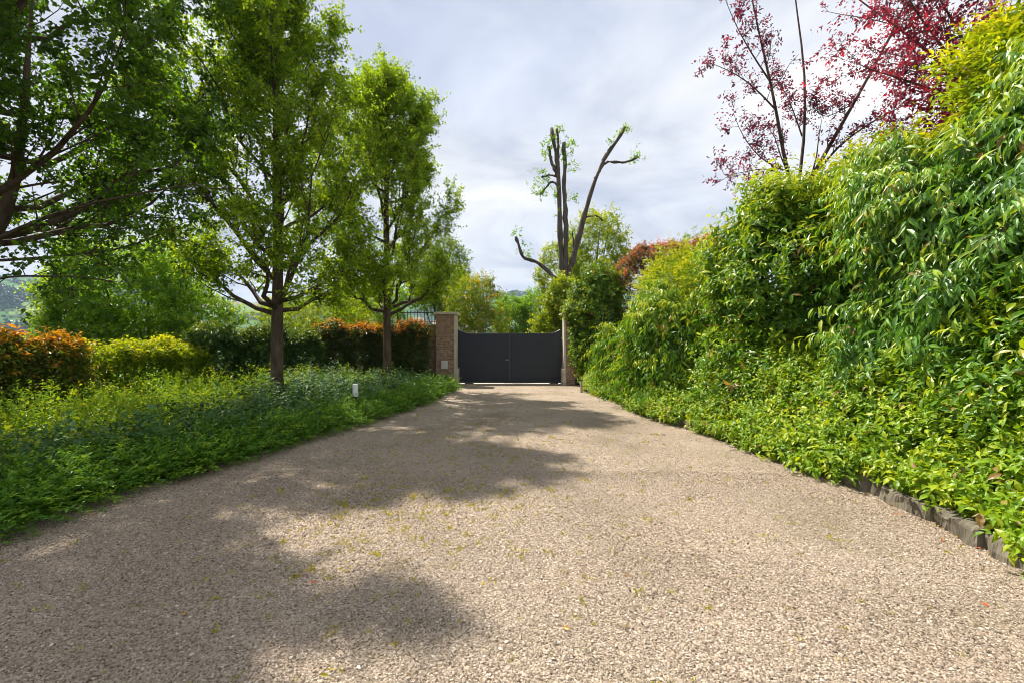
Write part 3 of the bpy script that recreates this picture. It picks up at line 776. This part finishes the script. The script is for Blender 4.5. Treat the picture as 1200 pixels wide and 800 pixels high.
bl = lumpy((2.98, 16.15, 2.55), (.85, .75, 2.0), 8, rg)+[(2.85, 15.9, .8, .55, .6, .75), (2.55, 16.1, 1.9, .46, .55, 1.3), (2.45, 16.45, 2.75, .55, .6, .42), (2.25, 16.2, 2.6, .35, .4, .35)]
shrub('ivy', (3.0, 16.1, 0), bl, 6500, IVY, M['ivy'], 'column of ivy covering the right gate pillar', 'ivy', 207, up=-.1, ytop=.8, ybase=.3, noise=.16)
bl = [(4.5, 16.3, 3.3, .95, .8, 1.45), (5.6, 15.9, 3.6, 1.1, .8, 1.5), (6.7, 15.6, 3.7, 1.1, .8, 1.55)]+lumpy((5.6, 15.8, 4.4), (1.5, .7, .6), 6, rg)
shrub('hedge', (5.6, 16, 0), bl, 5500, dict(FINE, L=.085, SL=.2), M['redbush'], 'red-tipped hedge above the shrubs right of the gate', 'hedge', 208, up=.5, ytop=.85, ybase=.12, noise=.1)
bl = lumpy((5.0, 4.0, 1.15), (.75, 1.3, 1.05), 7, rg)
shrub('shrub', (5.1, 4.1, 0), bl, 4600, dict(GLOS, L=.12), M['glossy'], 'low glossy shrub at the right edge below the long-leaved one', 'shrub', 209, up=.2, ytop=.5, ybase=.15, noise=.12)
bl = lumpy((7.3, 9.4, 4.1), (1.0, 1.0, .95), 5, rg)
shrub('shrub', (7.4, 9.5, 0), bl, 1800, dict(FINE, L=.05), M['glossy'], 'dark green shrub against the sky under the red tree', 'shrub', 210, up=.5, noise=.2)
bl = lumpy((6.9, 16.8, 4.9), (.8, .8, .7), 5, rg)
shrub('tree', (7.0, 17.8, 0), bl, 500, dict(FINE, L=.07), M['bright'], 'thin pale sapling rising behind the red-tipped hedge', 'tree', 211, up=.5, ins=.15, stems=7, stemr=.03)

def jasmine():
    rng = np.random.default_rng(220); mb = MB(); n = 15000
    y = rng.uniform(2.2, 15.4, n); d = rng.uniform(.0, 1.35, n)
    x = xr(y)+d+.03
    prof = .22+.95*sstep(0, .85, d)*(.75+.5*vnoise(np.stack([y*.8, 0*y, 0*y], -1), 4))+.30*(fbm(np.stack([x*1.8, y*1.8, 0*x], -1), 6, 3)-.5)
    lay = rng.uniform(0, 1, n)
    z = np.where(d < .12, rng.uniform(.17, .36, n), prof*(1-.35*lay**2))
    slope = np.clip(1-d/1.1, 0, 1)
    A = np.stack([-.75*slope-.15, -.25+0*x, .55+.3*(1-slope)], -1)+rng.normal(0, .35, (n, 3))
    ys = (rng.uniform(0, 1, n) < .42)*rng.uniform(.3, 1, n)
    cov = vnoise(np.stack([y*1.7, 0*y, 0*y], -1), 44); x = x-.17*np.clip((cov-.12)*2.5, 0, 1)*(d < .35); z = np.where(d < .12, z-.13*np.clip((cov-.18)*2.5, 0, 1), z)
    p = np.stack([x+.03, y, z], -1)
    lm = np.interp(y, [2, 6, 15], [1.15, 1.0, 1.1])
    for a, b, m in ((2, 6, 1.12), (6, 16, 1.05)):
        k = (y >= a) & (y < b)
        shoots(mb, p[k], A[k], JAS, rng, ys[k], m)
    tag(mb.build('ground_cover', M['jasmine']), 'bright green jasmine ground cover spilling over the right kerb stones', 'ground cover', kind='stuff')
jasmine()

bl = lumpy((4.75, 11.0, 1.2), (.9, 1.6, 1.3), 7, rg)+lumpy((4.0, 13.6, 1.2), (.9, 1.4, 1.3), 5, rg)
shrub('shrub', (4.7, 11.5, 0), bl, 5000, GLOS, M['ivy'], 'mid green shrub filling the dip between the two big mounds', 'shrub', 212, up=.3, ytop=.5, ybase=.2, noise=.12)

# purple plum trees
def px_limb(pxs, Y, r0, r1, n=9, out=None):
    pts = [at(x, y, Y if np.isscalar(Y) else Y[i]) for i, (x, y) in enumerate(pxs)]
    return (smooth_line(pts, n), np.linspace(r0, r1, n), out)
PLUM = dict(K=8, SL=.18, L=.076, W=.50, fwd=.4, side=.85, droop=.3, up=.5, out=.3, rough=.6, jit=.02)
def plum(base, limbs, seed, label, dk, dense, mat):
    rng = np.random.default_rng(seed); root = thing('plum_tree', base, label, 'tree', 'purple leaved trees above the right bank')
    w = MB(); tw = w; lf = MB()
    for p, r, o in limbs: tube(w, p, r, 7)
    dress(tw, lf, [l for l in limbs[dk:]], PLUM, rng, **dense)
    w.build('trunk', M['bark'], root, smooth=True); lf.build('crown', mat, root)
Yp = 11
b1 = at(938, 400, Yp); b1[2] = 0
l1 = [(smooth_line([b1, at(936, 300, Yp), at(932, 235, Yp)], 6), np.linspace(.12, .08, 6), None),
      px_limb([(932, 240), (940, 200), (944, 150), (945, 80), (938, 40), (930, -5), (926, -60)], Yp, .042, .010),
      px_limb([(932, 240), (920, 200), (914, 150), (906, 110), (896, 65), (884, 20), (876, -30)], [Yp, 10.9, 10.8, 10.7, 10.7, 10.6, 10.6], .05, .01),
      px_limb([(910, 130), (882, 100), (858, 84), (832, 74)], 10.8, .022, .006),
      px_limb([(902, 95), (880, 62), (862, 30), (850, 0)], 10.8, .022, .006),
      px_limb([(918, 200), (892, 188), (870, 160), (862, 140)], 10.9, .02, .006),
      px_limb([(922, 208), (900, 196), (872, 202), (850, 206)], 10.7, .018, .005),
      px_limb([(940, 160), (926, 120), (915, 100)], 11.2, .02, .006),
      px_limb([(932, 240), (968, 180), (992, 135), (1015, 96), (1032, 66), (1056, 20), (1075, -30)], [Yp, 10.8, 10.6, 10.5, 10.4, 10.3, 10.2], .055, .012),
      px_limb([(960, 200), (975, 176), (1008, 152), (1042, 130), (1090, 112)], [Yp, 10.8, 10.5, 10.2, 10], .03, .008),
      px_limb([(1000, 122), (985, 130), (965, 140), (955, 128)], 10.7, .016, .006)]
plum(tuple(b1), l1, 301, 'sparse purple-leaved tree with bare upright stems against the sky', 2, dict(n_sub=9, n_twig=5, n_sh=2, sub_len=(.08, .22), up=.35, t0=.15, youngp=.25, twig=(.1, .3)), M['plumdark'])
b2 = at(1165, 400, 8.8); b2[2] = 0
l2 = [(smooth_line([b2, at(1168, 280, 8.8), at(1160, 160, 8.8)], 6), np.linspace(.12, .08, 6), None),
      px_limb([(1160, 160), (1125, 95), (1085, 55), (1040, 25), (1000, -5)], [8.8, 8.8, 8.9, 9.1, 9.2], .05, .01),
      px_limb([(1160, 160), (1130, 120), (1080, 100), (1040, 88), (1015, 80)], [8.8, 8.7, 8.6, 8.6, 8.6], .04, .008),
      px_limb([(1160, 160), (1150, 90), (1120, 30), (1090, -20)], [8.8, 8.5, 8.3, 8.2], .05, .01),
      px_limb([(1160, 160), (1175, 80), (1165, 20), (1155, -30)], [8.8, 9, 9.2, 9.4], .05, .01),
      px_limb([(1150, 140), (1120, 130), (1085, 125), (1060, 140)], [8.8, 8.6, 8.5, 8.5], .03, .008),
      px_limb([(1140, 110), (1110, 60), (1075, 20), (1050, -30)], [8.8, 8.6, 8.4, 8.2], .03, .008)]
plum(tuple(b2), l2, 302, 'dense deep red tree overhanging the right bank at the top', 1, dict(n_sub=13, n_twig=7, n_sh=3, sub_len=(.22, .50), up=.15, t0=.15, youngp=.5, twig=(.15, .4)), M['plum'])

# pollarded tree behind the gate
def pollard():
    rng = np.random.default_rng(310); Y = 20.0
    b = at(659, 400, Y); b[2] = -.6
    root = thing('pollard_tree', tuple(b), 'bare pollarded tree with sprouting stubs behind the gate', 'tree')
    w = MB(); lf = MB()
    def L(pxs, r0, r1, dy=0, n=20):
        p = smooth_line([at(x, y, Y+dy*i) for i, (x, y) in enumerate(pxs)], n)
        p = p+rng.normal(0, .012, p.shape); rr = np.linspace(r0, r1, n)*1.22*rng.uniform(.80, 1.22, n); rr[-2:] *= 1.45; rr[-1] *= .8; tube(w, p, rr, 8)
    tube(w, smooth_line([b, at(660, 370, Y), at(660, 328, Y)], 6), np.linspace(.22, .17, 6), 10)
    L([(659, 335), (656, 260), (655, 205), (650, 175), (646, 150)], .11, .05)
    L([(655, 210), (646, 190), (643, 172)], .07, .05)
    L([(661, 335), (664, 280), (661, 225), (662, 190), (661, 167)], .105, .055)
    L([(654, 208), (654, 185), (654, 160), (652, 151)], .06, .035)
    L([(664, 335), (672, 300), (684, 258), (695, 215), (706, 188), (718, 172), (729, 160), (732, 149)], .12, .04)
    L([(697, 210), (705, 195), (712, 189), (728, 191), (737, 190), (748, 184)], .06, .035)
    L([(706, 188), (711, 180), (716, 172)], .04, .03)
    L([(684, 256), (693, 253), (702, 254), (706, 259)], .035, .02)
    L([(655, 333), (642, 317), (628, 306), (612, 303), (610, 292), (604, 277)], .09, .04)
    L([(655, 216), (645, 214), (638, 222), (634, 228)], .04, .03); L([(655, 208), (644, 205), (635, 208)], .04, .03)
    L([(668, 318), (672, 290), (671, 272)], .03, .02)
    w.build('trunk', M['greybark'], root, smooth=True)
    tips = [(652, 153, 9), (648, 162, 8), (643, 172, 10), (640, 180, 7), (635, 205, 11), (629, 222, 12), (633, 228, 8), (662, 170, 8), (672, 172, 6), (671, 193, 11), (672, 232, 8), (650, 228, 8),
            (732, 150, 6), (729, 158, 4), (716, 165, 5), (748, 182, 8), (740, 187, 6), (604, 275, 6), (613, 290, 8), (618, 300, 5), (654, 250, 4), (668, 275, 4), (641, 212, 6), (660, 182, 5)]
    P = []; A = []
    for x, y, r in tips:
        c = at(x, y, Y); k = int(4+r*1.1)
        P.append(c+rng.normal(0, .35*r/F*Y, (k, 3))); A.append(rng.normal(0, 1, (k, 3))+[0, 0, .5])
    shoots(lf, np.concatenate(P), np.concatenate(A), dict(FINE, L=.11, K=7, SL=.22, W=.5), rng, None)
    lf.build('sprouts', M['bright'], root)
pollard()

# trees behind the gate and the hedge
def bg_tree(base, blobs, n, spec, mat, label, seed, **kw):
    shrub('tree', base, blobs, n, spec, mat, label, 'tree', seed, 'background trees behind gate and hedge', barkm=kw.pop('barkm', 'bark'), stems=kw.pop('stems', 7), stemr=kw.pop('stemr', .06), zmin=-3, **kw)
BG = dict(FINE, L=.12, SL=.32, K=9, W=.5)
def pxblob(px, py, Y, rx, ry, d=None):
    c = at(px, py, Y); return (*c, rx/F*Y, (d or rx/F*Y), ry/F*Y)
r2 = np.random.default_rng(6)
def pxl(px, py, Y, rx, ry, n, d=None, lo=.3, hi=.5):
    b = pxblob(px, py, Y, rx, ry, d); return lumpy(b[:3], b[3:], n, r2, lo, hi)
bg_tree((3.9, 24, -1), pxl(698, 300, 24, 42, 48, 10)+pxl(660, 320, 24, 30, 35, 5), 7000, BG, M['yellowgreen'], 'light yellow-green tree behind the bare pollarded tree', 401, ybase=.3, ytop=.3, noise=.35, ins=.25, clump=.8)
bg_tree((-1.2, 20.5, -.8), pxl(555, 355, 20.5, 28, 32, 7)+pxl(572, 378, 20.5, 22, 18, 3), 2300, dict(BG, L=.11), M['autumn'], 'orange and green small tree above the left gate leaf', 402, ybase=.18, ytop=.25, noise=.3, ins=.12, barkm='palebark', stems=12, stemr=.05, clump=.8)
bg_tree((.6, 27, -1.5), pxl(600, 375, 27, 22, 28, 6)+pxl(632, 372, 27, 24, 32, 6), 3600, BG, M['bright'], 'bright green tree showing above the centre of the gate', 403, ytop=.3, noise=.35)
bg_tree((1.9, 18.5, -.4), pxl(659, 358, 18.8, 19, 34, 8)+pxl(642, 380, 19, 14, 14, 3), 2400, BG, M['yellowgreen'], 'yellow-green bush above the right gate leaf', 404, ybase=.4, noise=.3)
bg_tree((-3.6, 25, -1), pxl(520, 325, 25, 32, 48, 9)+pxl(545, 345, 25, 18, 25, 4), 3600, BG, M['ivy'], 'mid green tree rising behind the left gate pillar', 405, noise=.4, ytop=.2)
bg_tree((-12.9, 16, -1), pxl(165, 350, 16, 75, 62, 14)+pxl(105, 378, 15.5, 42, 36, 6)+pxl(225, 380, 16, 45, 40, 6), 15000, dict(BG, L=.12), M['bright'], 'large bright green tree beyond the left hedge', 406, noise=.35, ytop=.5, ybase=.25, stemr=.07, clump=.8, ins=.22)
bg_tree((-8.4, 20, -1), pxl(375, 372, 20, 62, 28, 9), 3600, dict(BG, L=.10), M['yellowgreen'], 'yellow-green bushy tree behind the dark laurel hedge', 407, ybase=.25, ytop=.3, noise=.35)
bg_tree((-6.5, 24, -1), pxl(440, 355, 25, 40, 30, 6), 2200, BG, M['bright'], 'green tree in the gap behind the orange-topped hedge', 408, noise=.35)

# hedges along the left boundary ------------------------------------
def hedge_run(a, b, h, w, rng, h0=.2):
    a = np.array(a, float); b = np.array(b, float); L = np.linalg.norm(b-a); n = max(2, int(L/.7)); out = []
    for i in range(n):
        p = a+(b-a)*(i+.5)/n; hh = h*rng.uniform(.93, 1.05)
        out.append((p[0]+rng.normal(0, .06), p[1]+rng.normal(0, .06), hh*.5, L/n*.85, w*rng.uniform(.9, 1.1), hh*.5))
        out.append((p[0]+rng.normal(0, .1), p[1]+rng.normal(0, .1), hh*.80, L/n*.7, w*.85, hh*.2))
    return out
HED = dict(FINE, L=.10, SL=.18, K=8, W=.42, up=.6)
def hedge(a, b, h, w, n, mat, label, seed, spec=HED, **kw):
    rng = np.random.default_rng(seed)
    bl = hedge_run(a, b, h, w, rng)
    shrub('hedge', ((a[0]+b[0])/2, (a[1]+b[1])/2, 0), bl, n, spec, mat, label, 'hedge', seed, 'hedges along the left boundary', stems=10, up=.45, noise=.15, **kw)
hedge((-3.2, 16.0), (-6.3, 15.3), 2.22, .5, 9000, M['photinia'], 'dark hedge with a flame orange top beside the brick wall', 501, ytop=3.2, ybase=.0, ypow=4.2)
hedge((-6.4, 14.9), (-8.6, 12.6), 2.0, .55, 6500, M['laurel'], 'dark glossy laurel hedge between the orange-topped and yellow-green ones', 502, ytop=.55, ybase=.0)
hedge((-8.5, 12.6), (-9.7, 10.0), 1.5, .6, 5000, M['yellowgreen'], 'rounded yellow-green hedge behind the left bed', 503, ytop=.7, ybase=.2)
hedge((-8.9, 9.3), (-10.6, 7.6), 1.68, .55, 6000, M['photinia_olive'], 'hedge flushed with orange leaves at the left edge', 504, ytop=.9, ybase=.08, ypow=2.0)

# left planting bed ---------------------------------------------------
def left_bed():
    rng = np.random.default_rng(601)
    # clipped edging: feathery shoots arching over the gravel
    EDG = dict(K=14, SL=.25, L=.043, W=.50, fwd=.6, side=.9, droop=.05, sag=.3, up=1.2, out=.1, rough=.25, planar=True, jit=.004)
    mb = MB()
    for row, (dd, h) in enumerate(((.16, .32), (.40, .46), (.66, .50), (.92, .50))):
        yy = np.arange(2.2, 15.9, .27)
        for cy in yy+rng.normal(0, .06, yy.size):
            c = np.array([xl(cy)-dd+rng.normal(0, .05), cy, .02]); r = rng.uniform(.20, .32); hh = h*rng.uniform(.8, 1.2)
            m = int(56*rng.uniform(.75, 1.25)); u = nrm(rng.normal(0, 1, (m, 3))); u[:, 2] = np.abs(u[:, 2])
            p = c+u*[r*.6, r*.8, hh*.85]*rng.uniform(.5, .95, (m, 1)); p[:, 2] = np.maximum(p[:, 2], .07)
            A = u*[.7, .6, .4]+[.30, -.15, .38]+rng.normal(0, .22, (m, 3))
            ys = (rng.uniform(0, 1, m) < .4)*rng.uniform(.3, 1, m)
            shoots(mb, p, A, EDG, rng, ys, rng.uniform(.9, 1.15))
    root = thing('low_hedge', (-3.2, 8, 0), 'low feathery green edging hedge along the left side of the gravel', 'hedge')
    mb.build('foliage', M['edging'], root)
    # dark roses behind the edging
    ROSE = dict(K=8, SL=.26, L=.085, W=.58, fwd=.35, side=.9, droop=.2, up=1.0, out=.2, rough=.4, tm='lance')
    def mounds(mb, d0, d1, step, keep, R, H, per, spec, yp, lift):
        y, d = np.meshgrid(np.arange(2.2, 15.9, step), np.arange(d0, d1, step), indexing='ij')
        y = y.ravel()+rng.normal(0, step*.3, y.size); d = d.ravel()+rng.normal(0, step*.3, d.size)
        k = keep(y, d); y = y[k]; d = d[k]; x = xl(y)-d
        for cx, cy, dd in zip(x, y, d):
            if cx < -11.6: continue
            r = rng.uniform(*R); h = rng.uniform(*H)*(1+.12*min(max(dd-.9, 0), 2.5))
            m = int(per*rng.uniform(.7, 1.3))
            u = nrm(rng.normal(0, 1, (m, 3))); u[:, 2] = np.abs(u[:, 2])
            p = np.array([cx, cy, 0])+u*[r, r, h]*rng.uniform(.55, .95, (m, 1)); p[:, 2] -= lift
            A = u*[.7, .7, .5]+[0, -.05, .55]+rng.normal(0, .28, (m, 3))
            ty = rng.uniform(0, 1) < .5
            ys = (rng.uniform(0, 1, m) < (yp*1.6 if ty else yp*.3))*rng.uniform(.3, 1, m)
            shoots(mb, p, A, spec, rng, ys, rng.uniform(.85, 1.2))
    pat = lambda y, d: vnoise(np.stack([(xl(y)-d)*.9, y*.6, 0*y], -1), 24)
    mb = MB()
    mounds(mb, .95, 4.2, .36, lambda y, d: pat(y, d) < np.interp(d, [.9, 2.0, 3.6], [1.0, .80, .15]), (.26, .44), (.50, .74), 26, ROSE, .15, .05)
    tag(mb.build('rose_ground_cover', M['rose']), 'dark bluish green rose foliage filling the middle of the left bed', 'ground cover', kind='stuff')
    LIGHT = dict(K=11, SL=.30, L=.062, W=.42, fwd=.65, side=.75, droop=.05, up=.6, out=.2, rough=.5)
    mb = MB()
    mounds(mb, 1.8, 7.2, .40, lambda y, d: (pat(y, d) > np.interp(d, [1.7, 2.8, 3.8], [.72, .40, .0])) & (y > 3), (.26, .46), (.40, .78), 24, LIGHT, .4, .06)
    tag(mb.build('perennial_ground_cover', M['bedgreen']), 'loose light green perennials covering the back of the left bed', 'ground cover', kind='stuff')
left_bed()

# ------------------------------------------------------------------ air
def haze():
    m, nt, out = newmat('haze')
    v = nd(nt, 'ShaderNodeVolumePrincipled'); v.inputs['Color'].default_value = (.50, .70, 1.0, 1); v.inputs['Density'].default_value = HAZE
    nt.links.new(v.outputs[0], out.inputs['Volume'])
    mb = MB(); mb.box(-3800, 3800, -3700, 3800, -90, 225)
    tag(mb.build('haze', m), 'thin blue haze in front of the far hills', 'haze', kind='stuff')
HAZE = .0002
if HAZE: haze()

# ------------------------------------------------------------------ light, sky, camera
def world():
    w = bpy.data.worlds.new('World'); SC.world = w; w.use_nodes = True
    nt = w.node_tree; nt.nodes.clear(); L = nt.links
    out = nd(nt, 'ShaderNodeOutputWorld'); bg = nd(nt, 'ShaderNodeBackground'); bg.inputs[1].default_value = .105
    sky = nd(nt, 'ShaderNodeTexSky', sky_type='NISHITA'); sky.sun_disc = False
    sky.sun_elevation = SUN_EL; sky.sun_rotation = SUN_AZ; sky.dust_density = 1.5
    tc = nd(nt, 'ShaderNodeTexCoord'); sp = nd(nt, 'ShaderNodeSeparateXYZ'); L.new(tc.outputs['Generated'], sp.inputs[0])
    mz = nd(nt, 'ShaderNodeMath', operation='MAXIMUM'); mz.inputs[1].default_value = 0; L.new(sp.outputs[2], mz.inputs[0])
    az = nd(nt, 'ShaderNodeMath', operation='ADD'); az.inputs[1].default_value = .22; L.new(mz.outputs[0], az.inputs[0])
    dx = nd(nt, 'ShaderNodeMath', operation='DIVIDE'); L.new(sp.outputs[0], dx.inputs[0]); L.new(az.outputs[0], dx.inputs[1])
    dy = nd(nt, 'ShaderNodeMath', operation='DIVIDE'); L.new(sp.outputs[1], dy.inputs[0]); L.new(az.outputs[0], dy.inputs[1])
    cb = nd(nt, 'ShaderNodeCombineXYZ'); L.new(dx.outputs[0], cb.inputs[0]); L.new(dy.outputs[0], cb.inputs[1]); cb.inputs[2].default_value = 3.7
    def noise(scale, det, dist):
        n = nd(nt, 'ShaderNodeTexNoise'); n.inputs['Scale'].default_value = scale; n.inputs['Detail'].default_value = det
        n.inputs['Roughness'].default_value = .55; n.inputs['Distortion'].default_value = dist
        L.new(cb.outputs[0], n.inputs['Vector']); return n.outputs['Fac']
    n1 = noise(1.7, 8, .5); n2 = noise(.55, 5, .2)
    cl = ramp(nt, n1, [(.30, (2.55, 2.75, 3.4)), (.42, (3.3, 3.5, 4.0)), (.52, (4.15, 4.28, 4.6)), (.62, (4.8, 4.85, 5.0)), (.74, (5.8, 5.8, 5.85))])
    mask = nd(nt, 'ShaderNodeMapRange'); mask.inputs[1].default_value = .30; mask.inputs[2].default_value = .5; mask.inputs[3].default_value = .70; mask.inputs[4].default_value = 1.0; L.new(n2, mask.inputs[0])
    mx = nd(nt, 'ShaderNodeMix', data_type='RGBA'); L.new(mask.outputs[0], mx.inputs[0]); L.new(sky.outputs[0], mx.inputs[6]); L.new(cl, mx.inputs[7])
    L.new(mx.outputs[2], bg.inputs[0]); L.new(bg.outputs[0], out.inputs[0])
world()

sun = bpy.data.lights.new('sun', 'SUN'); sun.energy = 4.6; sun.angle = math.radians(.8); sun.color = (1, .93, .82)
so = bpy.data.objects.new('sun', sun); COL.objects.link(so)
from mathutils import Vector
so.rotation_euler = Vector(-SUN_DIR).to_track_quat('-Z', 'Y').to_euler(); so.location = (-20, 20, 40)

cam = bpy.data.cameras.new('camera'); co = bpy.data.objects.new('camera', cam); COL.objects.link(co)
co.location = (0, 0, EYE); co.rotation_euler = (math.radians(90), 0, 0)
cam.sensor_width = 36; cam.lens = 16; cam.clip_start = .05; cam.clip_end = 12000
SC.camera = co

vs = SC.view_settings
vs.view_transform = 'Standard'; vs.look = 'None'; vs.exposure = 1.0; vs.gamma = 1; vs.use_curve_mapping = False
cy = SC.cycles
cy.filter_width = 1.0
cy.max_bounces = 7; cy.diffuse_bounces = 4; cy.glossy_bounces = 2; cy.transmission_bounces = 5; cy.transparent_max_bounces = 4
cy.use_denoising = True
cy.sample_clamp_indirect = 6
